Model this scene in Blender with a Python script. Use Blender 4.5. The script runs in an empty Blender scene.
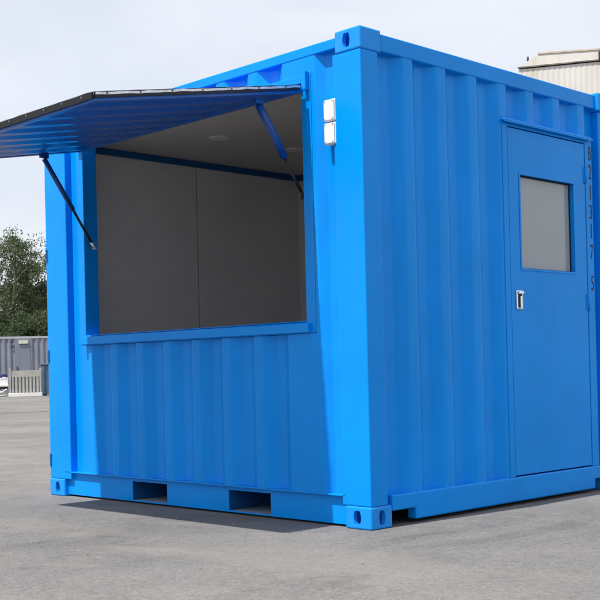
import bpy, bmesh, math, random
from mathutils import Vector, Matrix, noise

random.seed(7)
R = math.radians
sc = bpy.context.scene
COL = sc.collection

# ------------------------------------------------------------------ render / colour
sc.render.engine = 'CYCLES'
sc.view_settings.view_transform = 'Standard'
sc.view_settings.look = 'None'
sc.view_settings.exposure = 0.26
sc.view_settings.gamma = 1.0
sc.view_settings.use_curve_mapping = False
sc.cycles.max_bounces = 8
sc.cycles.use_denoising = True

# ------------------------------------------------------------------ materials
def new_mat(name):
    m = bpy.data.materials.new(name); m.use_nodes = True
    nt = m.node_tree; b = nt.nodes['Principled BSDF']
    return m, nt, b

def N(nt, typ, **kw):
    n = nt.nodes.new(typ)
    for k, v in kw.items():
        if hasattr(n, k): setattr(n, k, v)
    return n

def ramp(nt, src, stops):
    r = N(nt, 'ShaderNodeValToRGB')
    while len(r.color_ramp.elements) < len(stops): r.color_ramp.elements.new(0.5)
    for e, (p, c) in zip(r.color_ramp.elements, stops):
        e.position = p; e.color = (*c, 1) if len(c) == 3 else c
    nt.links.new(src, r.inputs[0])
    return r.outputs[0]

def noise_tex(nt, scale, detail=4, rough=0.55, vec=None, dist=0.0):
    n = N(nt, 'ShaderNodeTexNoise')
    n.inputs['Scale'].default_value = scale
    n.inputs['Detail'].default_value = detail
    n.inputs['Roughness'].default_value = rough
    n.inputs['Distortion'].default_value = dist
    if vec is not None: nt.links.new(vec, n.inputs['Vector'])
    return n.outputs['Fac']

def obj_coord(nt, scale=(1, 1, 1)):
    t = N(nt, 'ShaderNodeTexCoord'); mp = N(nt, 'ShaderNodeMapping')
    mp.inputs['Scale'].default_value = scale
    nt.links.new(t.outputs['Object'], mp.inputs['Vector'])
    return mp.outputs['Vector']

def mixc(nt, fac, a, b, mode='MIX'):
    m = N(nt, 'ShaderNodeMix', data_type='RGBA', blend_type=mode)
    if isinstance(fac, (int, float)): m.inputs[0].default_value = fac
    else: nt.links.new(fac, m.inputs[0])
    for i, v in ((6, a), (7, b)):
        if isinstance(v, tuple): m.inputs[i].default_value = (*v, 1)
        else: nt.links.new(v, m.inputs[i])
    return m.outputs[2]

def bump(nt, h, strength, dist, normal=None):
    b = N(nt, 'ShaderNodeBump')
    b.inputs['Strength'].default_value = strength
    b.inputs['Distance'].default_value = dist
    nt.links.new(h, b.inputs['Height'])
    if normal is not None: nt.links.new(normal, b.inputs['Normal'])
    return b.outputs['Normal']

def paint(name, base, rough=0.42, spec=0.3, var=0.10, dust=0.06, dustcol=(0.45, 0.5, 0.55), chips=0.0, wavy=0.15):
    m, nt, b = new_mat(name)
    v = obj_coord(nt)
    vs = obj_coord(nt, (1, 1, 0.18))
    d = tuple(max(0, c * (1 - var)) for c in base); l = tuple(min(1, c * (1 + var)) for c in base)
    c = ramp(nt, noise_tex(nt, 1.7, 5, 0.6, v), [(0.3, d), (0.7, l)])
    streak = ramp(nt, noise_tex(nt, 9, 5, 0.65, vs), [(0.45, (0, 0, 0)), (0.85, (1, 1, 1))])
    mm = N(nt, 'ShaderNodeMath', operation='MULTIPLY'); mm.inputs[1].default_value = dust
    nt.links.new(streak, mm.inputs[0])
    c = mixc(nt, mm.outputs[0], c, dustcol)
    if chips > 0:
        ch = ramp(nt, noise_tex(nt, 55, 3, 0.6, v), [(0.80 - chips, (0, 0, 0)), (0.82 - chips, (1, 1, 1))])
        c = mixc(nt, ch, c, (0.55, 0.6, 0.66))
    nt.links.new(c, b.inputs['Base Color'])
    rr = ramp(nt, noise_tex(nt, 6, 5, 0.6, v), [(0.3, (rough - 0.07,) * 3), (0.75, (rough + 0.1,) * 3)])
    nt.links.new(rr, b.inputs['Roughness'])
    b.inputs['Specular IOR Level'].default_value = spec
    n1 = bump(nt, noise_tex(nt, 2.6, 2, 0.5, v), wavy, 0.02)
    n2 = bump(nt, noise_tex(nt, 260, 2, 0.5, v), 0.06, 0.001, n1)
    nt.links.new(n2, b.inputs['Normal'])
    return m

def plain(name, base, rough=0.6, spec=0.4, metal=0.0, var=0.12, sc_=8.0, bmp=0.05):
    m, nt, b = new_mat(name)
    v = obj_coord(nt)
    d = tuple(max(0, c * (1 - var)) for c in base); l = tuple(min(1, c * (1 + var)) for c in base)
    c = ramp(nt, noise_tex(nt, sc_, 5, 0.6, v), [(0.3, d), (0.7, l)])
    nt.links.new(c, b.inputs['Base Color'])
    b.inputs['Roughness'].default_value = rough
    b.inputs['Metallic'].default_value = metal
    b.inputs['Specular IOR Level'].default_value = spec
    if bmp: nt.links.new(bump(nt, noise_tex(nt, sc_ * 12, 3, 0.6, v), bmp, 0.004), b.inputs['Normal'])
    return m

BLUE = (0.0, 0.262, 0.80)
M = {}
M['blue'] = paint('blue_container_paint', BLUE, 0.24, 0.16, 0.08, 0.018, (0.30, 0.42, 0.62), 0.012, 0.22)
M['blue_cast'] = paint('blue_casting_paint', (0.003, 0.265, 0.80), 0.42, 0.25, 0.08, 0.10, (0.35, 0.45, 0.6), 0.03, 0.35)
M['blue_flap_shade'] = paint('blue_flap_paint_shaded', (0.003, 0.105, 0.46), 0.26, 0.45, 0.06, 0.03, (0.30, 0.42, 0.62), 0.0, 0.10)  # container blue darkened, so the colour itself carries the shade under the flap
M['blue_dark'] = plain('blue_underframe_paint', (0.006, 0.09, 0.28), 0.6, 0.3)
M['strut'] = plain('navy_strut_paint', (0.004, 0.065, 0.28), 0.3, 0.5)
M['seam'] = plain('dark_gap_rubber', (0.012, 0.02, 0.05), 0.7, 0.2)
M['black'] = plain('black_rubber', (0.013, 0.013, 0.015), 0.45, 0.4, sc_=40)
M['silver'] = plain('aluminium_trim', (0.72, 0.73, 0.75), 0.32, 0.5, 0.7, 0.25, 30, 0.2)
M['chrome'] = plain('chrome', (0.82, 0.82, 0.82), 0.16, 0.5, 1.0, 0.04)
M['white_plastic'] = plain('white_plastic', (0.78, 0.78, 0.80), 0.4, 0.4, var=0.03)
M['grey_plastic'] = plain('grey_screw', (0.35, 0.35, 0.36), 0.5, 0.4)
M['lining'] = plain('grey_wall_lining', (0.70, 0.69, 0.68), 0.55, 0.35, var=0.05, sc_=3, bmp=0.02)
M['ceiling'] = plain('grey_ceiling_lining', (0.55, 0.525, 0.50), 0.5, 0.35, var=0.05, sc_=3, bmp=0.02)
M['lamp_off'] = plain('frosted_lamp_cover', (0.75, 0.75, 0.74), 0.4, 0.4, var=0.03)
M['ply'] = plain('plywood_floor', (0.20, 0.15, 0.10), 0.6, 0.3, sc_=5)
M['text'] = plain('black_number_paint', (0.010, 0.022, 0.055), 0.55, 0.3)
M['pocket'] = plain('dusty_steel_plate', (0.25, 0.31, 0.37), 0.7, 0.3, sc_=20)

# frosted grey door pane
m, nt, b = new_mat('grey_frosted_glass')
b.inputs['Base Color'].default_value = (0.30, 0.325, 0.335, 1)
b.inputs['Roughness'].default_value = 0.10
b.inputs['Specular IOR Level'].default_value = 0.75
nt.links.new(bump(nt, noise_tex(nt, 1.6, 1, 0.5, obj_coord(nt)), 0.08, 0.02), b.inputs['Normal'])
M['pane'] = m

# ground: worn grey asphalt
m, nt, b = new_mat('worn_asphalt')
v = obj_coord(nt)
vst = obj_coord(nt, (0.35, 1.0, 1))
big = noise_tex(nt, 0.28, 6, 0.62, v, 0.6)
mid = noise_tex(nt, 1.5, 7, 0.7, v, 0.8)
fine = noise_tex(nt, 60, 4, 0.75, v)
grit = noise_tex(nt, 260, 2, 0.7, v)
c = ramp(nt, big, [(0.30, (0.158, 0.155, 0.152)), (0.50, (0.186, 0.181, 0.176)), (0.70, (0.216, 0.206, 0.196))])
c2 = ramp(nt, mid, [(0.32, (0.80, 0.80, 0.81)), (0.52, (1, 1, 1)), (0.72, (1.10, 1.08, 1.05))])
c = mixc(nt, 0.85, c, c2, 'MULTIPLY')
c3 = ramp(nt, fine, [(0.28, (0.55, 0.55, 0.56)), (0.52, (1, 1, 1)), (0.74, (1.42, 1.39, 1.34))])
c = mixc(nt, 0.75, c, c3, 'MULTIPLY')
c4 = ramp(nt, grit, [(0.3, (0.45, 0.45, 0.46)), (0.52, (1, 1, 1)), (0.72, (1.6, 1.57, 1.52))])
c = mixc(nt, 0.6, c, c4, 'MULTIPLY')
med = noise_tex(nt, 24, 5, 0.75, v)
cm = ramp(nt, med, [(0.28, (0.70, 0.70, 0.705)), (0.5, (1, 1, 1)), (0.74, (1.25, 1.235, 1.21))])
c = mixc(nt, 0.75, c, cm, 'MULTIPLY')
# patches of pale dried dust, brownish
pd = noise_tex(nt, 0.75, 7, 0.68, obj_coord(nt, (0.7, 1.3, 1)), 1.2)
pf_ = ramp(nt, pd, [(0.48, (0, 0, 0)), (0.64, (0.55, 0.55, 0.55))])
c = mixc(nt, pf_, c, (0.240, 0.222, 0.196))
# darker oily scuffs
ps = noise_tex(nt, 0.9, 6, 0.7, obj_coord(nt, (1.5, 0.6, 3)), 0.9)
c = mixc(nt, 0.6, c, ramp(nt, ps, [(0.32, (0.60, 0.60, 0.61)), (0.46, (1, 1, 1))]), 'MULTIPLY')
bl = noise_tex(nt, 5.5, 6, 0.75, obj_coord(nt, (1.2, 0.7, 1)), 0.8)
c = mixc(nt, 0.55, c, ramp(nt, bl, [(0.30, (0.62, 0.62, 0.63)), (0.45, (1, 1, 1)), (0.62, (1, 1, 1)), (0.76, (1.22, 1.2, 1.16))]), 'MULTIPLY')
# dark specks of bitumen between the stones
sp = ramp(nt, noise_tex(nt, 120, 3, 0.8, v), [(0.30, (0.55, 0.55, 0.56)), (0.42, (1, 1, 1))])
c = mixc(nt, 0.8, c, sp, 'MULTIPLY')
nt.links.new(c, b.inputs['Base Color'])
b.inputs['Roughness'].default_value = 0.92
b.inputs['Specular IOR Level'].default_value = 0.2
n1 = bump(nt, fine, 0.6, 0.008)
n2 = bump(nt, grit, 0.6, 0.004, n1)
nt.links.new(bump(nt, mid, 0.25, 0.03, n2), b.inputs['Normal'])
M['asphalt'] = m
M['stone'] = plain('grey_stone', (0.30, 0.29, 0.27), 0.9, 0.2, var=0.4, sc_=30)
M['joint'] = plain('dark_joint_filler', (0.10, 0.10, 0.10), 0.9, 0.2, var=0.3, sc_=3)

# background materials
M['grey_cont'] = paint('grey_container_paint', (0.205, 0.22, 0.27), 0.55, 0.25, 0.10, 0.25, (0.33, 0.33, 0.36), 0.0, 0.1)
M['grey_light'] = plain('light_grey_paint', (0.42, 0.43, 0.46), 0.6, 0.3)
M['sign'] = plain('cream_sign_face', (0.62, 0.60, 0.52), 0.6, 0.3, var=0.2, sc_=20)
M['dark'] = plain('dark_steel', (0.035, 0.035, 0.045), 0.6, 0.3)
M['beige'] = plain('beige_painted_metal', (0.38, 0.37, 0.34), 0.7, 0.25, var=0.15, sc_=3)
M['pale'] = plain('pale_base_beam', (0.74, 0.73, 0.69), 0.7, 0.25, var=0.1)
M['bluegrey'] = plain('bluegrey_bin_paint', (0.10, 0.15, 0.23), 0.6, 0.3, var=0.15, sc_=3)
M['navy'] = plain('navy_tarpaulin', (0.03, 0.04, 0.12), 0.6, 0.3)
M['whitepaint'] = plain('white_machine_paint', (0.80, 0.80, 0.80), 0.5, 0.3, var=0.04)

# weathered cream cladding
m, nt, b = new_mat('weathered_cream_cladding')
v = obj_coord(nt); vs = obj_coord(nt, (1, 1, 0.08))
c = ramp(nt, noise_tex(nt, 0.9, 5, 0.6, v), [(0.3, (0.54, 0.52, 0.475)), (0.7, (0.64, 0.62, 0.575))])
st = ramp(nt, noise_tex(nt, 2.6, 6, 0.7, vs), [(0.50, (1, 1, 1)), (0.66, (0.86, 0.80, 0.68)), (0.82, (0.66, 0.54, 0.40))])
c = mixc(nt, 0.85, c, st, 'MULTIPLY')
nt.links.new(c, b.inputs['Base Color']); b.inputs['Roughness'].default_value = 0.7
M['cream'] = m
M['rust'] = plain('rusty_flashing', (0.50, 0.42, 0.32), 0.8, 0.2, var=0.3, sc_=6)
M['gutter'] = plain('dark_stained_gutter', (0.16, 0.145, 0.125), 0.8, 0.2, var=0.5, sc_=5)

def leaf_mat(name, lo, mid_, hi):
    m, nt, b = new_mat(name)
    g = N(nt, 'ShaderNodeNewGeometry')
    v = obj_coord(nt)
    f = noise_tex(nt, 0.9, 4, 0.7, v)
    c = ramp(nt, f, [(0.32, lo), (0.5, mid_), (0.68, hi)])
    rnd = ramp(nt, g.outputs['Random Per Island'], [(0.0, (0.7, 0.72, 0.7)), (1.0, (1.3, 1.26, 1.2))])
    c = mixc(nt, 1.0, c, rnd, 'MULTIPLY')
    nt.links.new(c, b.inputs['Base Color'])
    b.inputs['Roughness'].default_value = 0.6
    b.inputs['Specular IOR Level'].default_value = 0.25
    tr = N(nt, 'ShaderNodeBsdfTranslucent'); nt.links.new(c, tr.inputs['Color'])
    mx = N(nt, 'ShaderNodeMixShader'); mx.inputs[0].default_value = 0.42
    out = nt.nodes['Material Output']
    nt.links.new(b.outputs[0], mx.inputs[1]); nt.links.new(tr.outputs[0], mx.inputs[2])
    nt.links.new(mx.outputs[0], out.inputs['Surface'])
    return m
M['leaf'] = leaf_mat('grey_green_leaves', (0.055, 0.085, 0.042), (0.105, 0.142, 0.074), (0.165, 0.20, 0.115))
M['leaf_dark'] = leaf_mat('dark_green_leaves', (0.034, 0.056, 0.026), (0.066, 0.096, 0.046), (0.105, 0.135, 0.07))
M['leaf_lime'] = leaf_mat('yellow_green_leaves', (0.07, 0.095, 0.03), (0.12, 0.15, 0.045), (0.17, 0.20, 0.07))
M['bark'] = plain('grey_bark', (0.16, 0.135, 0.11), 0.9, 0.2, var=0.3, sc_=4, bmp=0.4)

# ------------------------------------------------------------------ mesh helpers
BASE = {}
def link(name, bm, mat, parent=None, bevel=0.0, smooth=False, segs=2):
    bmesh.ops.recalc_face_normals(bm, faces=bm.faces[:])
    me = bpy.data.meshes.new(name); bm.to_mesh(me); bm.free()
    for mt in (mat if isinstance(mat, (list, tuple)) else [mat]): me.materials.append(mt)
    if smooth:
        for p in me.polygons: p.use_smooth = True
    o = bpy.data.objects.new(name, me); COL.objects.link(o)
    if parent is not None: adopt(o, parent)
    if bevel > 0:
        b = o.modifiers.new('bevel', 'BEVEL'); b.width = bevel; b.segments = segs
        b.limit_method = 'ANGLE'; b.angle_limit = R(40); b.harden_normals = False
    return o

def adopt(o, parent):
    o.parent = parent
    mw = Matrix.Identity(4)
    p = parent
    while p is not None:
        mw = p.matrix_basis.copy() @ mw if p.parent is None else p.matrix_parent_inverse @ p.matrix_basis @ mw
        p = p.parent
    # world matrix of the parent chain
    mw = world_of(parent)
    o.matrix_parent_inverse = mw.inverted()

def world_of(o):
    loc = Matrix.LocRotScale(o.location, o.rotation_euler, o.scale)
    if o.parent is None: return loc
    return world_of(o.parent) @ o.matrix_parent_inverse @ loc

def empty(name, loc, rz=0.0):
    o = bpy.data.objects.new(name, None); COL.objects.link(o)
    o.location = loc; o.rotation_euler = (0, 0, rz); o.empty_display_size = 0.2
    return o

def tag(o, label=None, cat=None, group=None, kind=None):
    if label: o['label'] = label
    if cat: o['category'] = cat
    if group: o['group'] = group
    if kind: o['kind'] = kind
    return o

IDT = lambda p: p
def box(bm, a, b, f=IDT, mi=0):
    (x0, y0, z0), (x1, y1, z1) = a, b
    v = [bm.verts.new(f(Vector(p))) for p in ((x0, y0, z0), (x1, y0, z0), (x1, y1, z0), (x0, y1, z0), (x0, y0, z1), (x1, y0, z1), (x1, y1, z1), (x0, y1, z1))]
    for q in ((0, 3, 2, 1), (4, 5, 6, 7), (0, 1, 5, 4), (1, 2, 6, 5), (2, 3, 7, 6), (3, 0, 4, 7)):
        fc = bm.faces.new([v[i] for i in q]); fc.material_index = mi

def boxes(*bs, f=IDT):
    bm = bmesh.new()
    for a, b in bs: box(bm, a, b, f)
    return bm

def tube(bm, p0, p1, r, n=14, r1=None, caps=True):
    p0, p1 = Vector(p0), Vector(p1); r1 = r if r1 is None else r1
    d = (p1 - p0).normalized(); u = d.orthogonal().normalized(); w = d.cross(u)
    A = [bm.verts.new(p0 + r * (math.cos(t) * u + math.sin(t) * w)) for t in [2 * math.pi * i / n for i in range(n)]]
    B = [bm.verts.new(p1 + r1 * (math.cos(t) * u + math.sin(t) * w)) for t in [2 * math.pi * i / n for i in range(n)]]
    for i in range(n):
        bm.faces.new((A[i], A[(i + 1) % n], B[(i + 1) % n], B[i])).smooth = True
    if caps: bm.faces.new(A[::-1]); bm.faces.new(B)

def plate(us, vs, holes, w0, w1, mp):
    """a plate in (u,v) with rectangular holes, thickness w0..w1; mp(u,v,w) -> point"""
    bm = bmesh.new(); cache = {}
    def V(i, j, k):
        key = (i, j, k)
        if key not in cache: cache[key] = bm.verts.new(mp(us[i], vs[j], (w0, w1)[k]))
        return cache[key]
    nu, nv = len(us) - 1, len(vs) - 1
    def solid(i, j):
        if i < 0 or j < 0 or i >= nu or j >= nv: return False
        cu, cv = (us[i] + us[i + 1]) / 2, (vs[j] + vs[j + 1]) / 2
        return not any(h[0] < cu < h[1] and h[2] < cv < h[3] for h in holes)
    for i in range(nu):
        for j in range(nv):
            if not solid(i, j): continue
            bm.faces.new((V(i, j, 0), V(i + 1, j, 0), V(i + 1, j + 1, 0), V(i, j + 1, 0)))
            bm.faces.new((V(i, j, 1), V(i, j + 1, 1), V(i + 1, j + 1, 1), V(i + 1, j, 1)))
            if not solid(i - 1, j): bm.faces.new((V(i, j, 0), V(i, j + 1, 0), V(i, j + 1, 1), V(i, j, 1)))
            if not solid(i + 1, j): bm.faces.new((V(i + 1, j, 0), V(i + 1, j, 1), V(i + 1, j + 1, 1), V(i + 1, j + 1, 0)))
            if not solid(i, j - 1): bm.faces.new((V(i, j, 0), V(i, j, 1), V(i + 1, j, 1), V(i + 1, j, 0)))
            if not solid(i, j + 1): bm.faces.new((V(i, j + 1, 0), V(i + 1, j + 1, 0), V(i + 1, j + 1, 1), V(i, j + 1, 1)))
    return bm

def rounded(prof, r=0.008, n=3):
    """round the corners of an open polyline (pressed-steel folds)"""
    out = [prof[0]]
    for i in range(1, len(prof) - 1):
        a, b, c = Vector(prof[i - 1]), Vector(prof[i]), Vector(prof[i + 1])
        la, lc = (a - b).length, (c - b).length
        if la < 1e-6 or lc < 1e-6: continue
        k = min(r, la * 0.4, lc * 0.4)
        p, q = b + (a - b).normalized() * k, b + (c - b).normalized() * k
        for j in range(n + 1):
            t = j / n
            out.append(tuple((1 - t) ** 2 * p + 2 * t * (1 - t) * b + t * t * q))
    out.append(prof[-1])
    return out

def sheet(bm, prof, z0, z1, mp, nz=1):
    cols = []
    for (u, d) in prof:
        cols.append([bm.verts.new(mp(u, d, z0 + (z1 - z0) * k / nz)) for k in range(nz + 1)])
    for a, b in zip(cols, cols[1:]):
        for k in range(nz):
            bm.faces.new((a[k], b[k], b[k + 1], a[k + 1])).smooth = True

def clip(prof, u0, u1):
    """part of polyline between u0 and u1"""
    out = []
    for (a, da), (b, db) in zip(prof, prof[1:]):
        lo, hi = max(a, u0), min(b, u1)
        if hi <= lo: continue
        f = lambda u: (u, da + (db - da) * (u - a) / (b - a))
        if not out: out.append(f(lo))
        out.append(f(hi))
    return out

def corr(u0, ridges, period, ridge, slope, depth, n):
    """trapezoid profile from ridge start u0"""
    p = []
    for k in range(n):
        u = u0 + k * period
        p += [(u, 0), (u + ridge, 0), (u + ridge + slope, depth), (u + period - slope, depth)]
    p.append((u0 + n * period, 0))
    return p

# ------------------------------------------------------------------ world, sun, camera
w = bpy.data.worlds.new('World'); sc.world = w; w.use_nodes = True
nt = w.node_tree
bg = nt.nodes['Background']
S = Vector((-0.04, -0.505, 1.0)).normalized()          # direction towards the sun
el = math.asin(S.z)
sky = N(nt, 'ShaderNodeTexSky', sky_type='NISHITA', sun_disc=False)
sky.sun_elevation = el
sky.sun_rotation = math.atan2(S.x, S.y)
sky.dust_density = 3.0; sky.air_density = 1.0; sky.ozone_density = 1.5; sky.altitude = 0
# thin bright cloud layer in the sky
tc = N(nt, 'ShaderNodeTexCoord'); mp_ = N(nt, 'ShaderNodeMapping'); mp_.inputs['Scale'].default_value = (1, 1, 2.6)
nt.links.new(tc.outputs['Generated'], mp_.inputs['Vector'])
cl = noise_tex(nt, 1.8, 5, 0.5, mp_.outputs['Vector'], 0.6)
f = ramp(nt, cl, [(0.30, (0.70, 0.70, 0.70)), (0.70, (0.93, 0.93, 0.93))])
cl2 = noise_tex(nt, 3.1, 6, 0.55, mp_.outputs['Vector'], 0.4)
cc = ramp(nt, cl2, [(0.34, (0.655, 0.70, 0.785)), (0.66, (0.775, 0.80, 0.85))])
vs10 = N(nt, 'ShaderNodeVectorMath', operation='SCALE'); vs10.inputs['Scale'].default_value = 10.9
nt.links.new(cc, vs10.inputs[0])
skyc = mixc(nt, f, sky.outputs['Color'], vs10.outputs[0])
nt.links.new(skyc, bg.inputs['Color'])
bg.inputs['Strength'].default_value = 0.10

L = bpy.data.lights.new('sun', 'SUN'); L.energy = 5.0; L.angle = R(0.55); L.color = (1.0, 0.965, 0.91)
sun = bpy.data.objects.new('sun', L); COL.objects.link(sun)
sun.rotation_euler = S.to_track_quat('Z', 'Y').to_euler(); sun.location = (0, -10, 20)

cam = bpy.data.cameras.new('camera'); co = bpy.data.objects.new('camera', cam); COL.objects.link(co)
yaw, pitch, roll = 2.36138134, 9.72948407e-03, -2.35615892e-02
fpx, ppx, ppy = 1140.06361, 301.732808, 357.97292
fw = Vector((math.cos(yaw) * math.cos(pitch), math.sin(yaw) * math.cos(pitch), math.sin(pitch)))
rt = Vector((math.sin(yaw), -math.cos(yaw), 0)); up = rt.cross(fw)
r2 = math.cos(roll) * rt + math.sin(roll) * up; u2 = -math.sin(roll) * rt + math.cos(roll) * up
mat = Matrix((r2, u2, -fw)).transposed().to_4x4(); mat.translation = (3.90293787, -4.33452267, 0.833440854)
co.matrix_world = mat
cam.sensor_width = 36; cam.lens = fpx / 600 * 36
cam.shift_x = (300 - ppx) / 600; cam.shift_y = (ppy - 300) / 600
cam.clip_start = 0.05; cam.clip_end = 6000
sc.camera = co

# ------------------------------------------------------------------ ground
bm = bmesh.new()
v = [bm.verts.new(p) for p in ((-2500, -2500, 0), (2500, -2500, 0), (2500, 2500, 0), (-2500, 2500, 0))]
bm.faces.new(v)
tag(link('ground', bm, M['asphalt']), 'worn grey asphalt yard', None, None, 'structure')
# a filled joint line across the yard far behind
O = Vector((-37.22, 20.41, 0)); F = Vector((-0.857, 0.5155, 0)); RT = Vector((0.5155, 0.857, 0))
def bgp(lat, dep, z):            # yard frame at the far row of the background
    return O + RT * lat + F * dep + Vector((0, 0, z))
bm = bmesh.new()
box(bm, (-14, -21.4, 0.001), (14, -21.25, 0.004), lambda p: bgp(p.x, p.y + 0.01 * p.x, p.z))
tag(link('ground_joint', bm, M['joint']), 'thin dark joint line across the yard', None, None, 'structure')

# loose grit on the yard
bm = bmesh.new()
rg = random.Random(3)
def pebble(x, y, s):
    r = bmesh.ops.create_icosphere(bm, subdivisions=1, radius=s)
    for q in r['verts']:
        k = 0.75 + 0.5 * rg.random()
        q.co = Vector((q.co.x * k * 1.2 + x, q.co.y * k + y, max(0.0, q.co.z * k * 0.7 + s * 0.35)))
for _ in range(420):
    t = rg.random()
    x = rg.uniform(-7, 4.0); y = rg.uniform(-4.4, 3.0)
    if -3.1 < x < 0.1 and y > -0.1: continue
    pebble(x, y, 0.0015 + 0.0045 * rg.random() ** 3)
for x, y, s in ((0.15, -1.25, 0.012), (-1.7, -1.1, 0.011), (-0.55, -1.35, 0.012), (0.62, -0.75, 0.012), (1.15, -0.35, 0.011), (1.9, 0.0, 0.014), (-0.75, -0.28, 0.016), (-2.3, -1.4, 0.012)):
    pebble(x, y, s * 0.55)
tag(link('grit', bm, M['stone'], smooth=True), 'loose grit and small stones scattered on the asphalt', 'grit', None, 'stuff')

# ------------------------------------------------------------------ the blue container
LX, WY, HZ = 2.991, 2.438, 2.591
C = empty('shipping_container', (-LX / 2, WY / 2, 0))
tag(C, 'bright blue container kiosk with raised serving hatch and side door on the asphalt', 'container kiosk')

def part(name, bm, mat, parent=C, bevel=0.0, smooth=False, segs=2):
    return link(name, bm, mat, parent, bevel, smooth, segs)

# --- corner castings: hollow, with oval lashing holes
def slot(bm, c, axis, a, b, depth):
    n = 20; vs0, vs1 = [], []
    for i in range(n):
        t = 2 * math.pi * i / n
        u, v_ = a * math.cos(t), b * math.sin(t)
        # stadium: push sides straight
        v_ = max(-b, min(b, v_ * 1.25)) if abs(v_ * 1.25) < b else math.copysign(b, v_) - 0.0
        u = a * math.cos(t)
        for lst, d in ((vs0, -depth), (vs1, depth)):
            p = {'x': (d, u, v_), 'y': (u, d, v_), 'z': (u, v_, d)}[axis]
            lst.append(bm.verts.new(Vector(c) + Vector(p)))
    for i in range(n): bm.faces.new((vs0[i], vs0[(i + 1) % n], vs1[(i + 1) % n], vs1[i]))
    bm.faces.new(vs0[::-1]); bm.faces.new(vs1)

def casting(x0, y0, top):
    """x0,y0 = corner of the container; builds inwards"""
    sx = 1 if x0 < -1 else -1; sy = 1 if y0 < 1 else -1
    px, py = 0.004, 0.004
    ax, ay = (x0 - sx * px), (y0 - sy * py)
    bx, by = x0 + sx * 0.178, y0 + sy * 0.162
    z0, z1 = (HZ - 0.118, HZ) if top else (0.0, 0.118)
    if top and x0 > -1 and y0 > 1: ax += 0.018      # far casting stands a little proud of the end rail
    lo = (min(ax, bx), min(ay, by), z0); hi = (max(ax, bx), max(ay, by), z1)
    body = bmesh.new(); box(body, lo, hi)
    bmesh.ops.bevel(body, geom=body.edges[:], offset=0.010, segments=3, affect='EDGES', profile=0.5)
    o = part('corner_casting', body, M['blue_cast'])
    cut = bmesh.new(); t = 0.026
    box(cut, (lo[0] + t, lo[1] + t, lo[2] + t), (hi[0] - t, hi[1] - t, hi[2] - t))
    hx = bmesh.new()
    cx, cy, cz = [(lo[i] + hi[i]) / 2 for i in range(3)]
    fx = lo[0] if sx > 0 else hi[0]; fy = lo[1] if sy > 0 else hi[1]; fz = hi[2] if top else lo[2]
    slot(hx, (cx + sx * 0.006, fy, cz), 'y', 0.026, 0.037, 0.045)
    if not (top and x0 > -1): slot(hx, (fx, cy + sy * 0.002, cz), 'x', 0.024, 0.037, 0.045)
    slot(hx, (cx, cy, fz), 'z', 0.052, 0.031, 0.045)
    objs = []
    for bmx in (cut, hx):
        bmesh.ops.recalc_face_normals(bmx, faces=bmx.faces[:])
        me = bpy.data.meshes.new('cut'); bmx.to_mesh(me); bmx.free()
        q = bpy.data.objects.new('cut', me); COL.objects.link(q); objs.append(q)
    for q in objs:
        md = o.modifiers.new('b', 'BOOLEAN'); md.operation = 'DIFFERENCE'; md.object = q; md.solver = 'EXACT'
        md.use_self = True
    dg = bpy.context.evaluated_depsgraph_get(); dg.update()
    me = bpy.data.meshes.new_from_object(o.evaluated_get(dg))
    o.modifiers.clear(); old = o.data; o.data = me
    me.materials.clear(); me.materials.append(M['blue_cast'])
    for q in objs: bpy.data.objects.remove(q)
    return o
for x0 in (0, -LX):
    for y0 in (0, WY):
        for top in (False, True): casting(x0, y0, top)

# --- corner posts
ZB, ZT = 0.118, HZ - 0.118
for a, b in (((-0.20, 0, ZB), (0, 0.135, ZT)), ((-LX, 0, ZB), (-2.735, 0.12, ZT)),
             ((-0.16, 2.303, ZB), (0, WY, ZT)), ((-LX, 2.405, ZB), (-2.93, WY, ZT))):
    part('corner_post', boxes((a, b)), M['blue'], bevel=0.007, segs=3)

# --- rails
RY = 0.028
pk = [(-2.073, -1.718), (-1.136, -0.780)]
xs = [-2.813] + [q for p_ in pk for q in p_] + [-0.178]
bm = plate(xs, [0.012, 0.021, 0.140, 0.163], [(p_[0], p_[1], 0.021, 0.140) for p_ in pk], RY, RY + 0.006, lambda u, v_, w_: Vector((u, w_, v_)))
box(bm, (-2.813, 0.0, 0.1635), (-0.178, 0.075, 0.1715))              # top flange, standing proud as a ledge
box(bm, (-2.813, RY + 0.0065, 0.012), (-2.076, 0.075, 0.018))
box(bm, (-1.715, RY + 0.0065, 0.012), (-1.139, 0.075, 0.018))
box(bm, (-0.777, RY + 0.0065, 0.012), (-0.178, 0.075, 0.018))
part('bottom_rail', bm, M['blue'], bevel=0.002)
for (a, b) in pk:                                                    # fork pocket tunnels
    bm = boxes(((a + 0.001, RY + 0.007, 0.0125), (b - 0.001, WY - 0.04, 0.0205)))
    o = part('fork_pocket_base', bm, M['pocket'])
    bm = boxes(((a - 0.007, RY + 0.007, 0.021), (a - 0.001, WY - 0.04, 0.140)), ((b + 0.001, RY + 0.007, 0.021), (b + 0.007, WY - 0.04, 0.140)),
               ((a - 0.007, RY + 0.007, 0.1405), (b + 0.007, WY - 0.04, 0.146)))
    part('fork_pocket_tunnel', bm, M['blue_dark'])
bm = plate([-2.81, -0.17], [0.012, 0.168], [], WY - 0.034, WY - 0.028, lambda u, v_, w_: Vector((u, w_, v_)))
part('bottom_rail', bm, M['blue'])
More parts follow.
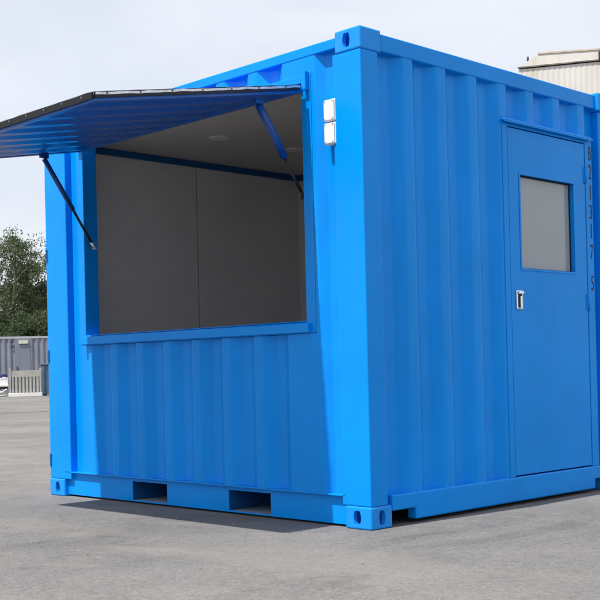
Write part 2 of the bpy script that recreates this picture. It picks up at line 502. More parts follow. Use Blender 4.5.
# end sills
bm = plate([0.166, 0.355, 2.160, 2.272], [0.022, 0.083, 0.166], [(0.166, 0.355, 0.022, 0.083), (2.160, 2.272, 0.022, 0.083)], -0.06, 0.003, lambda u, v_, w_: Vector((w_, u, v_)))
part('end_sill', bm, M['blue'], bevel=0.009, segs=3)
bm = boxes(((-LX + 0.001, 0.17, 0.03), (-LX + 0.06, 2.272, 0.166)))
part('end_sill', bm, M['blue'], bevel=0.004)
# top side rail and end headers
part('top_rail', boxes(((-2.813, 0.001, 2.508), (-0.178, 0.062, 2.563))), M['blue'], bevel=0.006, segs=3)
part('top_rail', boxes(((-2.813, WY - 0.062, 2.508), (-0.178, WY - 0.001, 2.563))), M['blue'], bevel=0.006)
part('end_header', boxes(((-0.06, 0.162, 2.484), (-0.0005, 2.276, 2.574))), M['blue'], bevel=0.006, segs=3)
part('end_header', boxes(((-LX + 0.0005, 0.162, 2.484), (-LX + 0.06, 2.276, 2.574))), M['blue'], bevel=0.006)
# roof, floor
bm = bmesh.new()
pr = rounded([(u, d) for u, d in corr(-2.93, None, 0.209, 0.06, 0.035, 0.02, 14) if u < -0.06])
sheet(bm, pr, 0.063, WY - 0.063, lambda u, d, z: Vector((u, z, 2.556 - d)))
part('roof', bm, M['blue'])
bm = boxes(((-2.93, 0.08, 0.150), (-0.062, WY - 0.08, 0.178)))
for k in range(9):
    x = -2.80 + 0.30 * k
    if any(a - 0.07 < x < b + 0.03 for a, b in pk): continue
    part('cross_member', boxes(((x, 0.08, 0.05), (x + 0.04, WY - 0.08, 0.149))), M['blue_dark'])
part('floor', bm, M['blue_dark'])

# --- side wall with the hatch opening (front, y = 0)
OX0, OX1, OZ0, OZ1 = -2.522, -0.434, 1.085, 2.372
per = 0.278
prof = [(-2.735, 0.050), (-2.56, 0.050), (-2.50, 0.004)]
u = -2.455
while u + per < -0.40:
    prof += [(u, 0.004), (u + 0.070, 0.044), (u + 0.140, 0.044), (u + 0.208, 0.004)]
    u += per
prof += [(-0.335, 0.004), (-0.285, 0.042), (-0.20, 0.042)]
prof = sorted(set(prof))
P = rounded(prof, 0.009, 4)
mpy = lambda u, d, z: Vector((u, d, z))
bm = bmesh.new()
sheet(bm, clip(P, -2.735, -0.20), 0.172, 1.024, mpy, 3)
sheet(bm, clip(P, -2.735, -2.594), 1.024, 2.508, mpy, 4)
sheet(bm, clip(P, -0.362, -0.20), 1.024, 2.508, mpy, 4)
sheet(bm, clip(P, -2.594, -0.362), 2.418, 2.508, mpy, 1)
part('side_wall', bm, M['blue'])
# opening frame
FX0, FX1 = OX0 - 0.070, OX1 + 0.070
bm = plate([FX0, OX0, OX1, FX1], [1.026, OZ0, OZ1, 2.418], [(OX0, OX1, OZ0, OZ1)], 0.0005, 0.112, lambda u, v_, w_: Vector((u, w_, v_)))
part('hatch_frame', bm, M['blue'], bevel=0.004)
bm = boxes(((OX0 - 0.018, -0.026, 1.030), (FX1 - 0.035, -0.0003, 1.080)), ((OX0 + 0.002, 0.0, 1.0862), (OX1 - 0.002, 0.108, 1.0925)))
part('window_sill', bm, M['blue'], bevel=0.004)
for a, b in ((OX1 + 0.033, FX1 - 0.008), (OX0 - 0.04, OX0 + 0.004)):
    part('hinge_bracket', boxes(((a, -0.030, 2.325), (b, -0.0002, 2.425))), M['blue'], bevel=0.003)
for z in (0.20, 0.92, 1.62):                                          # hinge blades of the far end doors
    part('door_hinge', boxes(((-LX - 0.006, 0.004, z), (-LX + 0.020, 0.05, z + 0.085))), M['blue_dark'], bevel=0.002)
    part('door_hinge_plate', boxes(((-LX + 0.004, -0.006, z), (-LX + 0.020, -0.0004, z + 0.085))), M['blue_dark'])

# --- other walls
ridge_end = lambda k: 0.133 + 0.2874 * k
prof = [(0.135, 0.046)]
for k in range(8):
    e = ridge_end(k)
    if k: prof += [(e - 0.080, 0.006), (e, 0.006)]
    prof += [(e + 0.066, 0.050), (e + 0.138, 0.050)]
prof = [p_ for p_ in prof if 0.135 <= p_[0] < 2.30] + [(2.303, 0.050)]
prof = sorted(set(prof))
PE = rounded(prof, 0.009, 4)
mpx = lambda u, d, z: Vector((-d, u, z))
DY0, DY1, DZ0, DZ1 = 1.286, 2.130, 0.174, 2.238        # door leaf
GY0, GY1, GZ1 = 1.229, 2.214, 2.292                     # door frame
bm = bmesh.new()
sheet(bm, clip(PE, 0.135, GY0 + 0.004), 0.165, 2.486, mpx, 4)
sheet(bm, clip(PE, GY1 - 0.004, 2.303), 0.165, 2.486, mpx, 4)
sheet(bm, clip(PE, GY0 + 0.004, GY1 - 0.004), GZ1 - 0.004, 2.486, mpx, 1)
part('end_wall', bm, M['blue'])
bm = bmesh.new()
sheet(bm, rounded([(p_[0], p_[1]) for p_ in prof]), 0.165, 2.486, lambda u, d, z: Vector((-LX + d, u, z)), 1)
part('end_wall', bm, M['blue'])
bm = bmesh.new()
pb = [p_ for p_ in corr(-2.83, None, per, 0.07, 0.068, 0.036, 10) if p_[0] < -0.16] + [(-0.16, 0.0)]
sheet(bm, rounded(pb, 0.006), 0.168, 2.508, lambda u, d, z: Vector((u, WY - 0.002 - 0.75 * d, z)), 1)
part('side_wall', bm, M['blue'])

# --- lining
for a, b in ((0.108, 1.296), (1.306, 2.394)):
    part('wall_lining', boxes(((-2.93, a, 0.20), (-2.90, b, 2.452))), M['lining'], bevel=0.002)
part('joint_strip', boxes(((-2.928, 1.2965, 0.20), (-2.912, 1.3055, 2.452))), M['seam'])
for a, b in ((-2.938, -1.50), (-1.496, -0.10)):
    part('wall_lining', boxes(((a, 2.395, 0.20), (b, 2.404, 2.452))), M['lining'])
part('wall_lining', boxes(((-0.098, 0.14, 0.20), (-0.075, 2.394, 2.452))), M['lining'])
bm = plate([-2.898, FX0 + 0.001, FX1 - 0.001, -0.10], [0.20, 1.028, 2.417, 2.452], [(FX0 + 0.001, FX1 - 0.001, 1.028, 2.417)], 0.085, 0.107, lambda u, v_, w_: Vector((u, w_, v_)))
part('wall_lining', bm, M['lining'])
ceil = part('ceiling_lining', boxes(((-2.93, 0.085, 2.4535), (-0.075, 2.404, 2.475))), M['ceiling'])
bm = boxes(((-2.8995, 0.108, 2.408), (-2.872, 2.394, 2.4530)))
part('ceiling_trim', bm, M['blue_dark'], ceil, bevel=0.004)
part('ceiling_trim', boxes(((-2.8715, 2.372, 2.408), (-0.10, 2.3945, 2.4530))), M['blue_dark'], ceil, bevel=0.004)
for x, y in ((-2.09, 0.84), (-2.07, 1.56), (-1.0, 0.84), (-1.0, 1.56)):
    bm = bmesh.new()
    tube(bm, (x, y, 2.4532), (x, y, 2.447), 0.075, 28, 0.070)
    part('downlight', bm, M['lamp_off'], ceil)
part('floor_board', boxes(((-2.93, 0.085, 0.180), (-0.075, 2.404, 0.199))), M['ply'])

# --- hatch flap (the cut-out wall panel, hinged at the top)
hy, hz = -0.022, 2.312
ev = Vector((0, -1.332, -0.242)); FL = ev.length; ev.normalize()
nv = Vector((0, ev.z, -ev.y)); nv = nv if nv.z > 0 else -nv
def fp(x, s, t): return Vector((x, hy, hz)) + ev * s + nv * t
def fmap(p): return fp(p.x, p.y, p.z)
X0, X1 = -2.495, -0.402
bm = bmesh.new()
# rim of folded steel
rw, rh = 0.040, 0.030
box(bm, (X0, 0.0, 0.0), (X1, rw, rh), fmap); box(bm, (X0, FL - rw, 0.0), (X1, FL, rh), fmap)
box(bm, (X0, rw + 0.0005, 0.0), (X0 + rw, FL - rw - 0.0005, rh), fmap)
box(bm, (X1 - rw, rw + 0.0005, 0.0), (X1, FL - rw - 0.0005, rh), fmap)
pf = rounded([p_ for p_ in corr(X0 + rw, None, (X1 - X0 - 2 * rw) / 8, 0.066, 0.055, 0.016, 8)], 0.010)
sheet(bm, pf, rw, FL - rw, lambda u, d, z: fp(u, z, 0.004 + d), 6)
flap = part('hatch_flap', bm, M['blue_flap_shade'])
tag(flap, 'raised blue hatch flap with corrugated underside and black rubber edge')
# black rubber seal round three edges and a bright, slightly buckled trim strip
def strip(bm, path, t0, t1, out0, out1, wob, seed, side):
    rows = []
    for i, (x, s) in enumerate(path):
        k = noise.noise(Vector((i * 0.35, seed, 0))) * wob
        nx, ns = side(x, s)
        q = []
        for o_, t_ in ((out0, t0), (out1, t0), (out1, t1), (out0, t1)):
            q.append(bm.verts.new(fp(x + nx * (o_ + k * 0.4), s + ns * (o_ + k * 0.4), t_ + k)))
        rows.append(q)
    for a, b in zip(rows, rows[1:]):
        for j in range(4): bm.faces.new((a[j], a[(j + 1) % 4], b[(j + 1) % 4], b[j]))
    bm.faces.new(rows[0]); bm.faces.new(rows[-1][::-1])
lin = lambda a, b, n: [a + (b - a) * i / n for i in range(n + 1)]
right = [(X1, s) for s in lin(0.03, FL, 44)]
left = [(X0, s) for s in lin(0.03, FL, 44)]
outer = [(x, FL) for x in lin(X0, X1, 66)]
sr = lambda x, s: (1, 0); sl = lambda x, s: (-1, 0); so = lambda x, s: (0, 1)
bm = bmesh.new()
strip(bm, right, 0.014, 0.042, 0.001, 0.014, 0.003, 1, sr); strip(bm, left, 0.014, 0.042, 0.001, 0.014, 0.003, 2, sl)
strip(bm, outer, 0.012, 0.041, 0.001, 0.014, 0.004, 3, so)
seal = part('rubber_seal', bm, M['black'], flap)
bm = bmesh.new()
strip(bm, right, 0.026, 0.037, 0.010, 0.020, 0.004, 5, sr); strip(bm, left, 0.026, 0.037, 0.010, 0.021, 0.006, 6, sl)
strip(bm, outer, 0.039, 0.045, -0.012, 0.006, 0.005, 7, so)
part('edge_trim', bm, M['silver'], flap)
for x in lin(X0 + 0.12, X1 - 0.08, 12):
    bm = bmesh.new(); tube(bm, fp(x, FL + 0.010, 0.030), fp(x, FL + 0.017, 0.030), 0.0030, 8)
    part('rivet', bm, M['grey_plastic'], flap)
for s in lin(0.14, FL - 0.06, 6):
    bm = bmesh.new(); tube(bm, fp(X1 + 0.016, s, 0.031), fp(X1 + 0.023, s, 0.031), 0.004, 8)
    part('rivet', bm, M['black'], flap)
bm = bmesh.new()
tube(bm, (X0 + 0.02, hy + 0.012, hz + 0.030), (X1 - 0.02, hy + 0.012, hz + 0.030), 0.009, 12)
part('hinge_rod', bm, M['blue_flap_shade'], flap)

# --- gas struts
for x, a, b in ((-2.462, (-0.330, 2.228), (0.045, 1.672)), (-0.470, (-0.280, 2.222), (0.040, 1.765))):
    A, B = Vector((x, a[0], a[1])), Vector((x, b[0], b[1]))
    d = B - A
    st = empty('gas_strut', A); adopt(st, C); st.location = A
    bm = bmesh.new(); tube(bm, A, A + d * 0.56, 0.0165 if x < -1 else 0.021); s1 = link('strut_cylinder', bm, M['strut'], st)
    bm = bmesh.new(); tube(bm, A + d * 0.56, A + d * 0.93, 0.009); link('strut_rod', bm, M['black'], st)
    bm = bmesh.new(); tube(bm, A + d * 0.93, B, 0.010)
    tube(bm, B - Vector((0.022, 0, 0)), B + Vector((0.014, 0, 0)), 0.009); link('strut_end', bm, M['silver'] if x < -1 else M['black'], st)
    bm = bmesh.new(); box(bm, (x - 0.012, a[0] - 0.03, a[1] + 0.004), (x + 0.012, a[0] + 0.03, a[1] + 0.032)); link('strut_bracket', bm, M['strut'], st, bevel=0.003)

# --- white electrical boxes beside the post
for z0 in (2.010, 2.132):
    bx = part('junction_box', boxes(((-0.262, -0.004, z0), (-0.182, 0.0415, z0 + 0.116))), M['white_plastic'], bevel=0.006, segs=3)
    bm = boxes(((-0.258, -0.012, z0 + 0.004), (-0.186, -0.0045, z0 + 0.112)))
    link('box_lid', bm, M['white_plastic'], bx, bevel=0.004)
    for x in (-0.250, -0.194):
        for z in (z0 + 0.012, z0 + 0.104):
            bm = bmesh.new(); tube(bm, (x, -0.0118, z), (x, -0.0135, z), 0.0045, 10)
            link('box_screw', bm, M['grey_plastic'], bx)
bm = boxes(((-0.205, 0.010, 1.930), (-0.2005, 0.040, 2.008)))
part('groove_shadow_strip', bm, M['blue_dark'])  # dark strip standing in for the shadow in the post groove below the boxes

# --- personnel door
mpd = lambda u, v_, w_: Vector((w_, u, v_))
bm = plate([GY0, DY0 - 0.006, DY1 + 0.006, GY1], [0.1665, DZ1 + 0.006, GZ1], [(DY0 - 0.006, DY1 + 0.006, 0.10, DZ1 + 0.006)], -0.06, -0.0005, mpd)
part('door_frame', bm, M['blue'], bevel=0.003)
bm = boxes(((-0.0003, GY0 - 0.008, GZ1 - 0.024), (0.026, GY1 - 0.020, GZ1 - 0.017)), ((0.021, GY0 - 0.008, GZ1 - 0.033), (0.026, GY1 - 0.020, GZ1 - 0.0241)))
part('drip_rail', bm, M['blue'], bevel=0.002)
part('door_seal', boxes(((-0.075, DY0 - 0.0055, 0.167), (-0.041, DY1 + 0.0055, DZ1 + 0.0055))), M['seam'])
WY0, WY1, WZ0, WZ1 = 1.398, 1.990, 1.402, 1.970
bm = plate([DY0, WY0, WY1, DY1], [DZ0, WZ0, WZ1, DZ1], [(WY0, WY1, WZ0, WZ1)], -0.0405, -0.003, mpd)
door = part('door', bm, M['blue'], bevel=0.003)
bm = plate([WY0 - 0.010, WY0 + 0.004, WY1 - 0.004, WY1 + 0.010], [WZ0 - 0.010, WZ0 + 0.004, WZ1 - 0.004, WZ1 + 0.010], [(WY0 + 0.004, WY1 - 0.004, WZ0 + 0.004, WZ1 - 0.004)], -0.0028, 0.001, mpd)
part('window_frame', bm, M['blue'], door, bevel=0.0015)
bm = plate([WY0 + 0.001, WY0 + 0.010, WY1 - 0.010, WY1 - 0.001], [WZ0 + 0.001, WZ0 + 0.010, WZ1 - 0.010, WZ1 - 0.001], [(WY0 + 0.010, WY1 - 0.010, WZ0 + 0.010, WZ1 - 0.010)], -0.034, -0.029, mpd)
part('window_seal', bm, M['seam'], door)
part('window_pane', boxes(((-0.0400, WY0 + 0.0005, WZ0 + 0.0005), (-0.0345, WY1 - 0.0005, WZ1 - 0.0005))), M['pane'], door)
# latch: chrome backplate with a folding paddle
bm = bmesh.new()
box(bm, (-0.0028, 1.328, 1.158), (0.007, 1.392, 1.272))
pl_ = part('latch', bm, M['chrome'], door, bevel=0.012, segs=4)
bm = boxes(((0.0072, 1.340, 1.170), (0.0085, 1.380, 1.256)))
part('latch_recess', bm, M['dark'], door)
bm = boxes(((0.0086, 1.352, 1.164), (0.020, 1.368, 1.238)), ((0.0072, 1.336, 1.248), (0.022, 1.384, 1.266)))
part('latch_lever', bm, M['chrome'], door, bevel=0.004)
for z0 in (1.985, 1.165):
    bm = bmesh.new(); tube(bm, (0.003, DY1 + 0.002, z0), (0.003, DY1 + 0.002, z0 + 0.105), 0.008, 14)
    box(bm, (-0.0028, DY1 - 0.020, z0 + 0.004), (0.001, DY1 + 0.016, z0 + 0.101))
    part('hinge', bm, M['blue'], door)

# --- painted container number, one character under another
def glyph(ch, y, ztop, h, wd):
    cu = bpy.data.curves.new('g', 'FONT'); cu.body = ch; cu.size = 1.0; cu.extrude = 0.0; cu.resolution_u = 4
    o = bpy.data.objects.new('g', cu); COL.objects.link(o)
    dg = bpy.context.evaluated_depsgraph_get(); dg.update()
    me = bpy.data.meshes.new_from_object(o.evaluated_get(dg))
    xs_ = [p.co.x for p in me.vertices]; ys_ = [p.co.y for p in me.vertices]
    x0_, x1_, y0_, y1_ = min(xs_), max(xs_), min(ys_), max(ys_)
    sx_ = wd / max(0.001, x1_ - x0_) if ch != '1' else wd / (x1_ - x0_) * 0.30
    off = 0 if ch != '1' else wd * 0.38
    for p in me.vertices:
        p.co = Vector((0.0008, y + off + (p.co.x - x0_) * sx_, ztop - h + (p.co.y - y0_) * h / (y1_ - y0_)))
    bm = bmesh.new(); bm.from_mesh(me)
    bpy.data.objects.remove(o)
    return part('painted_digit', bm, M['text'])
for ch, zt in zip('8213175', (2.232, 2.112, 1.978, 1.852, 1.730, 1.592, 1.392)):
    glyph(ch, 2.172, zt, 0.095, 0.032)['label'] = 'black painted digit ' + ch

# ------------------------------------------------------------------ far yard
# grey site container (6 m) closing the yard
G0 = bgp(0, 4.6, 0); ang = math.atan2(RT.y, RT.x)
gc = empty('grey_container', G0 + F * 1.22, ang)
tag(gc, 'long grey container with ribbed wall standing before the trees', 'container')
def gpt(p): return bgp(p.x, 4.6 + p.y, p.z)
GX0, GX1 = -3.4, 2.66
bm = bmesh.new()
dA, dB = -0.40, 0.28
def gprof(a, b):
    n = max(1, round((b - a) / 0.25)); pe = (b - a) / n
    return rounded(corr(a, None, pe, pe * 0.3, pe * 0.2, 0.04, n), 0.006, 2)
sheet(bm, gprof(GX0 + 0.15, dA), 0.16, 2.50, lambda u, d, z: gpt(Vector((u, 0.01 + d, z))))
sheet(bm, gprof(dB, GX1 - 0.15), 0.16, 2.50, lambda u, d, z: gpt(Vector((u, 0.01 + d, z))))
box(bm, (GX0 + 0.02, 2.40, 0.16), (GX1 - 0.02, 2.43, 2.50), gpt)
box(bm, (GX0, 0.15, 0.16), (GX0 + 0.04, 2.30, 2.50), gpt); box(bm, (GX1 - 0.04, 0.15, 0.16), (GX1, 2.30, 2.50), gpt)
link('wall', bm, M['grey_cont'], gc)
bm = bmesh.new(); box(bm, (GX0, 0.005, 2.501), (GX1, 2.44, 2.59), gpt); link('roof', bm, M['grey_light'], gc)
bm = bmesh.new(); box(bm, (GX0, 0.0, 0.0), (GX1, 2.44, 0.159), gpt); link('base_rail', bm, M['grey_cont'], gc)
for x in (GX0, GX1 - 0.15):
    bm = bmesh.new(); box(bm, (x, -0.005, 0.16), (x + 0.15, 0.149, 2.50), gpt); link('corner_post', bm, M['grey_cont'], gc)
bm = bmesh.new(); box(bm, (dA + 0.005, 0.0, 0.17), (dB - 0.005, 0.045, 2.22), gpt); dr = link('door', bm, M['grey_cont'], gc, bevel=0.01)
bm = bmesh.new(); box(bm, (dA + 0.06, -0.05, 1.1), (dA + 0.10, -0.001, 1.25), gpt); link('handle', bm, M['dark'], dr)
bm = bmesh.new(); box(bm, (dA + 0.005, 0.01, 2.225), (dB - 0.005, 0.045, 2.50), gpt); link('door_header', bm, M['grey_cont'], gc)
bm = bmesh.new(); box(bm, (-0.24, -0.05, 2.26), (0.17, 0.009, 2.40), gpt); link('sign_plate', bm, M['sign'], gc, bevel=0.01)
for z in (2.36, 2.14):
    bm = bmesh.new(); box(bm, (-0.58, -0.03, z - 0.04), (-0.50, 0.008, z + 0.04), gpt); link('latch_plate', bm, M['dark'], gc)

# beige slatted barrier
def fpt(p): return bgp(p.x, -1.0 + p.y, p.z)
fb = empty('barrier_panel', bgp(0.02, -1.0, 0), ang)
tag(fb, 'beige metal barrier panel with vertical slats in front of the grey container', 'barrier')
for x, s in ((-0.60, -1), (0.57, 1)):
    bm = bmesh.new()
    box(bm, (x, -0.04, 0.0), (x + 0.06, 0.04, 1.02), fpt)
    box(bm, (x - 0.02 * (s < 0), -0.04, 1.0205), (x + 0.06 + 0.02 * (s > 0), 0.04, 1.13), fpt)
    link('post', bm, M['beige'], fb, bevel=0.006)
bm = bmesh.new(); box(bm, (-0.538, -0.02, 0.78), (0.568, 0.02, 1.03), fpt); link('top_board', bm, M['beige'], fb, bevel=0.006)
for k in range(8):
    x = -0.52 + k * 0.1385
    bm = bmesh.new(); box(bm, (x, -0.018, 0.15), (x + 0.085, 0.018, 0.779), fpt); link('slat', bm, M['beige'], fb, bevel=0.006)
bm = bmesh.new(); box(bm, (-0.538, 0.022, 0.10), (0.568, 0.03, 0.80), fpt); link('back_sheet', bm, M['grey_cont'], fb)
bm = bmesh.new(); box(bm, (-0.65, -0.16, 0.0), (0.66, -0.042, 0.145), fpt); link('base_beam', bm, M['pale'], fb, bevel=0.01)

# blue-grey ribbed bin
def bpt(p): return bgp(p.x, -0.4 + p.y, p.z)
rb = empty('ribbed_bin', bgp(1.35, 0.3, 0), ang)
tag(rb, 'dark blue-grey ribbed metal bin right of the beige barrier', 'bin')
bm = bmesh.new(); box(bm, (0.66, 0.0, 0.05), (2.1, 1.4, 1.24), bpt); link('bin_body', bm, M['bluegrey'], rb, bevel=0.01)
for k in range(7):
    bm = bmesh.new(); box(bm, (0.70 + k * 0.21, -0.05, 0.06), (0.76 + k * 0.21, -0.0005, 1.20), bpt); link('rib', bm, M['bluegrey'], rb, bevel=0.006)
bm = bmesh.new(); box(bm, (0.63, -0.06, 1.241), (2.13, 1.43, 1.31), bpt); link('rim', bm, M['bluegrey'], rb, bevel=0.01)
for x in (0.72, 1.9):
    bm = bmesh.new(); box(bm, (x, 0.1, 0.0), (x + 0.14, 1.34, 0.049), bpt); link('skid', bm, M['dark'], rb)

# flat trailer at the left edge with a white case and a navy covered load
def tpt(p): return bgp(p.x, 0.3 + p.y, p.z)
tr = empty('flat_trailer', bgp(-1.9, 1.0, 0), ang)
tag(tr, 'low flat trailer with pale side beam parked at the left edge', 'trailer')
bm = bmesh.new(); box(bm, (-3.2, 0.0, 0.40), (-0.66, 1.5, 0.47), tpt); link('deck', bm, M['pale'], tr, bevel=0.01)
for y in (0.05, 1.38):
    bm = bmesh.new(); box(bm, (-3.2, y, 0.30), (-0.70, y + 0.07, 0.399), tpt); link('chassis_beam', bm, M['dark'], tr)
for a, b in (((-1.15, 0.02, 0.29), (-0.72, 0.02, 0.06)), ((-0.72, 0.02, 0.29), (-1.15, 0.02, 0.06)), ((-1.9, 0.02, 0.29), (-1.5, 0.02, 0.06)), ((-1.2, 0.02, 0.04), (-0.68, 0.02, 0.04))):
    bm = bmesh.new(); tube(bm, tpt(Vector(a)), tpt(Vector(b)), 0.028, 8); link('support_brace', bm, M['pale'], tr)
for x in (-2.75, -2.15):
    for y in (0.16, 1.34):
        bm = bmesh.new(); tube(bm, tpt(Vector((x, y - 0.07, 0.2))), tpt(Vector((x, y + 0.07, 0.2))), 0.2, 20)
        wh = link('wheel', bm, M['black'], tr, bevel=0.01)
        bm = bmesh.new(); tube(bm, tpt(Vector((x, y - 0.075, 0.2))), tpt(Vector((x, y + 0.075, 0.2))), 0.11, 16); link('rim', bm, M['grey_light'], wh)
wc = empty('white_case', bgp(-0.85, 0.65, 0.47), ang)
tag(wc, 'small white case standing on the end of the flat trailer', 'case')
bm = bmesh.new(); box(bm, (-1.00, 0.12, 0.471), (-0.67, 0.55, 0.72), tpt); link('case_body', bm, M['whitepaint'], wc, bevel=0.02)
bm = bmesh.new(); box(bm, (-1.01, 0.11, 0.721), (-0.66, 0.56, 0.76), tpt); link('case_lid', bm, M['whitepaint'], wc, bevel=0.012)
bm = bmesh.new(); box(bm, (-0.90, 0.30, 0.761), (-0.76, 0.34, 0.80), tpt); link('case_handle', bm, M['grey_light'], wc, bevel=0.01)
nb = empty('covered_load', bgp(-1.6, 1.3, 0.47), ang)
tag(nb, 'dark navy covered load on the trailer behind the white case', 'load')
bm = bmesh.new()
box(bm, (-2.6, 0.62, 0.472), (-0.72, 1.45, 0.92), tpt)
bmesh.ops.subdivide_edges(bm, edges=bm.edges[:], cuts=6, use_grid_fill=True)
for q in bm.verts:
    q.co += Vector((0, 0, 0.05 * noise.noise(q.co * 2.3))) if q.co.z > 0.6 else Vector((0, 0, 0))
link('tarpaulin', bm, M['navy'], nb, bevel=0.0, smooth=True)
bm = bmesh.new(); box(bm, (-2.2, 0.60, 0.56), (-1.02, 0.619, 0.68), tpt); link('pale_band', bm, M['whitepaint'], nb)

# cream clad shed behind the container
sh = empty('cream_shed', (-8.0, 19.0, 0))
tag(sh, 'tall weathered cream metal shed rising behind the blue container', 'shed')
r0 = Vector((-8.45, 13.87, 0)); rd = Vector((0.878, 0.478, 0)).normalized()
bk = Vector((-rd.y, rd.x, 0))
if bk.y < 0: bk = -bk
SL = 6.0
def spt(p): return r0 + rd * p.x + bk * p.y + Vector((0, 0, p.z))
EZ, TZ = 6.45, 6.68
bm = bmesh.new()
n = 60; pe = SL / n
sheet(bm, rounded(corr(0.0, None, pe, pe * 0.3, pe * 0.2, 0.005, n), 0.004, 1), 0, EZ - 0.03, lambda u, d, z: spt(Vector((u, d, z))), 1)
box(bm, (0.0, 0.03, 0), (0.03, 9.0, EZ - 0.03), spt); box(bm, (SL - 0.03, 0.03, 0), (SL, 9, EZ - 0.03), spt)
box(bm, (0.0, 8.97, 0), (SL, 9.0, EZ - 0.03), spt)
link('wall', bm, M['cream'], sh)
bm = bmesh.new()
a = [(-0.01, -0.022, EZ + 0.014), (SL + 0.01, -0.022, EZ + 0.014), (SL + 0.01, 9.02, EZ + 0.014), (-0.01, 9.02, EZ + 0.014)]
t = [(0.40, -0.015, TZ), (SL - 0.4, -0.015, TZ - 0.16), (SL - 0.4, 8.4, TZ - 0.16), (0.40, 8.4, TZ)]
A = [bm.verts.new(spt(Vector(p))) for p in a]; T = [bm.verts.new(spt(Vector(p))) for p in t]
bm.faces.new(T)
for i in range(4): bm.faces.new((A[i], A[(i + 1) % 4], T[(i + 1) % 4], T[i]))
rf = link('roof', bm, M['cream'], sh)
bm = bmesh.new(); box(bm, (0.36, -0.03, TZ - 0.012), (SL - 0.34, 0.06, TZ + 0.018), lambda p: spt(Vector((p.x, p.y, p.z - 0.16 * (p.x - 0.4) / (SL - 0.8))))); link('ridge_flashing', bm, M['rust'], rf)
bm = bmesh.new(); box(bm, (-0.02, -0.030, EZ - 0.012), (SL + 0.02, -0.002, EZ + 0.012), spt); link('gutter', bm, M['gutter'], sh)
bm = bmesh.new(); tube(bm, spt(Vector((0.17, 0.02, EZ + 0.10))), spt(Vector((0.17, 0.02, EZ + 0.20))), 0.02, 10); link('vent_pipe', bm, M['dark'], rf)
bm = bmesh.new(); box(bm, (1.47, -0.16, EZ - 0.02), (1.62, -0.035, EZ + 0.14), spt); link('floodlight', bm, M['dark'], sh, bevel=0.02)

# ------------------------------------------------------------------ trees
def leaf_card(bm, c, s, rg):
    d = Vector((rg.gauss(0, 1), rg.gauss(0, 1), rg.gauss(0, 0.8)))
    if d.length < 1e-3: d = Vector((0, 0, 1))
    d.normalize(); a = d.orthogonal().normalized()
    a = (Matrix.Rotation(rg.uniform(0, 6.28), 3, d) @ a); b = d.cross(a)
    l, w_ = s * rg.uniform(0.7, 1.3), s * rg.uniform(0.3, 0.5)
    vs_ = [bm.verts.new(c + a * l), bm.verts.new(c + b * w_), bm.verts.new(c - a * l), bm.verts.new(c - b * w_)]
    bm.faces.new(vs_)

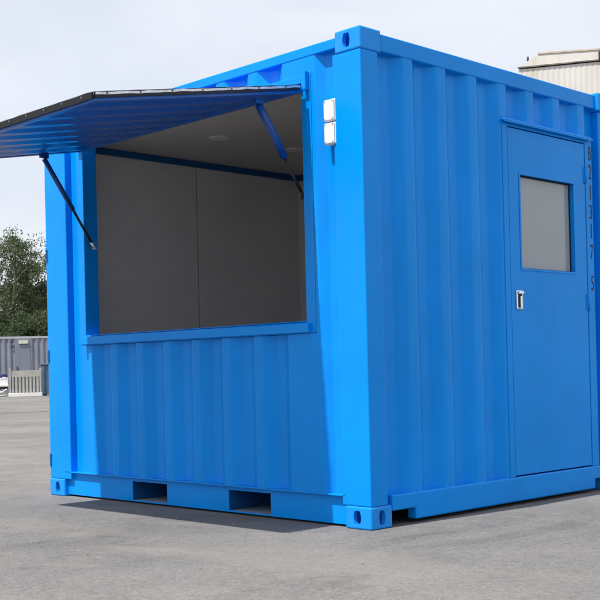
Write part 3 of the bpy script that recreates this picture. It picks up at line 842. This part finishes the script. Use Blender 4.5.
def tree(x, y, h, cw, seed, mat, label, cat='tree', name='tree', low=0.12, clumps=86, leaves=150, leaf=0.066, group=None, lob=1.0):
    rg = random.Random(seed)
    root = empty(name, (x, y, 0)); tag(root, label, cat, group)
    tb = bmesh.new()
    # trunk with slight bend
    pts = [Vector((x, y, -0.05))]; d = Vector((rg.uniform(-.08, .08), rg.uniform(-.08, .08), 1))
    nseg = 6
    for i in range(nseg):
        d += Vector((rg.uniform(-.12, .12), rg.uniform(-.12, .12), 0)); d.normalize()
        pts.append(pts[-1] + d * (h * 0.86 / nseg))
    r0_ = 0.016 * h + 0.03
    for i in range(nseg): tube(tb, pts[i], pts[i + 1], r0_ * (1 - i / (nseg + 0.5)), 9, r0_ * (1 - (i + 1) / (nseg + 0.5)), False)
    ends = []
    nl = 13
    for k in range(nl):
        t_ = low + 0.06 + (0.9 - low) * (k + rg.random() * 0.6) / nl
        i = min(nseg - 1, int(t_ * nseg)); p = pts[i].lerp(pts[i + 1], t_ * nseg - i)
        az = k * 2.4 + rg.uniform(-.4, .4)
        reach = cw * (0.45 + 0.6 * rg.random()) * (1.05 - 0.75 * abs(t_ - 0.42) / 0.58) * lob
        q = p + Vector((math.cos(az) * reach, math.sin(az) * reach, reach * rg.uniform(0.15, 0.75)))
        mdp = p.lerp(q, 0.5) + Vector((0, 0, 0.12 * reach))
        rr = r0_ * 0.42 * (1 - 0.5 * t_)
        tube(tb, p, mdp, rr, 6, rr * 0.65, False); tube(tb, mdp, q, rr * 0.65, 6, rr * 0.2, False)
        ends += [(mdp, 0.8), (q, 1.0), (q, 1.0)]
        for _ in range(2):
            e = mdp.lerp(q, rg.random()) + Vector((rg.gauss(0, .4), rg.gauss(0, .4), rg.gauss(0.2, .3))) * cw * 0.35
            tube(tb, mdp.lerp(q, 0.3), e, rr * 0.35, 5, rr * 0.12, False); ends.append((e, 0.9))
    ends += [(pts[-1], 0.8), (pts[-1], 0.7), (pts[-2], 1.0), (pts[-2], 1.0)]
    link('trunk', tb, M['bark'], root)
    cb = bmesh.new()
    for k in range(clumps):
        e, wgt = ends[k % len(ends)]
        c = e + Vector((rg.gauss(0, 1), rg.gauss(0, 1), rg.gauss(0, 0.8))) * cw * 0.17
        rad = cw * rg.uniform(0.13, 0.26) * wgt
        for _ in range(int(leaves * rg.uniform(0.6, 1.3))):
            o_ = Vector((rg.gauss(0, 1), rg.gauss(0, 1), rg.gauss(0, 0.75))) * rad * 0.62
            p = c + o_
            if p.z < 0.15: continue
            leaf_card(cb, p, leaf * rg.uniform(0.7, 1.4), rg)
    link('crown', cb, mat, root)
    return root

def tpos(u, d):                      # along the far edge of the yard
    lat = (u - 25) * d * 0.000826
    q = bgp(lat, d - 48, 0); return q.x, q.y
TG = 'trees behind the grey container'
tree(*tpos(10, 60), 9.6, 1.9, 11, M['leaf'], 'tallest grey-green tree with a narrow top above the grey container', group=TG)
tree(*tpos(-14, 63), 8.3, 2.2, 12, M['leaf_dark'], 'dark green tree cut by the left edge of the photo', group=TG)
tree(*tpos(34, 61), 9.0, 2.0, 13, M['leaf'], 'loose grey-green tree with sky gaps between its branches', group=TG)
tree(*tpos(60, 60), 9.7, 2.2, 14, M['leaf'], 'grey-green tree half hidden by the corner of the blue container', group=TG)
tree(*tpos(22, 66), 7.2, 2.4, 15, M['leaf_dark'], 'dark tree standing farther back between the grey-green trees', group=TG, clumps=90)
tree(*tpos(48, 67), 6.9, 2.4, 16, M['leaf_dark'], 'dark tree farther back beside the blue container corner', group=TG, clumps=90)
tree(*tpos(38, 57.5), 4.7, 1.0, 21, M['leaf_lime'], 'slim yellow-green young tree before the darker trees', group=TG, clumps=34, leaves=50)
SG = 'bushes behind the grey container'
for u, d, h, s, lb in ((2, 58, 4.2, 31, 'dark bush at the left above the grey container roof'), (20, 58.6, 4.4, 32, 'dark bush above the door of the grey container'),
                       (54, 58.4, 4.6, 33, 'dark bush above the ribbed bin by the blue container')):
    tree(*tpos(u, d), h, 1.9, s, M['leaf_dark'], lb, 'bush', 'bush', 0.02, 80, 150, 0.066, SG)
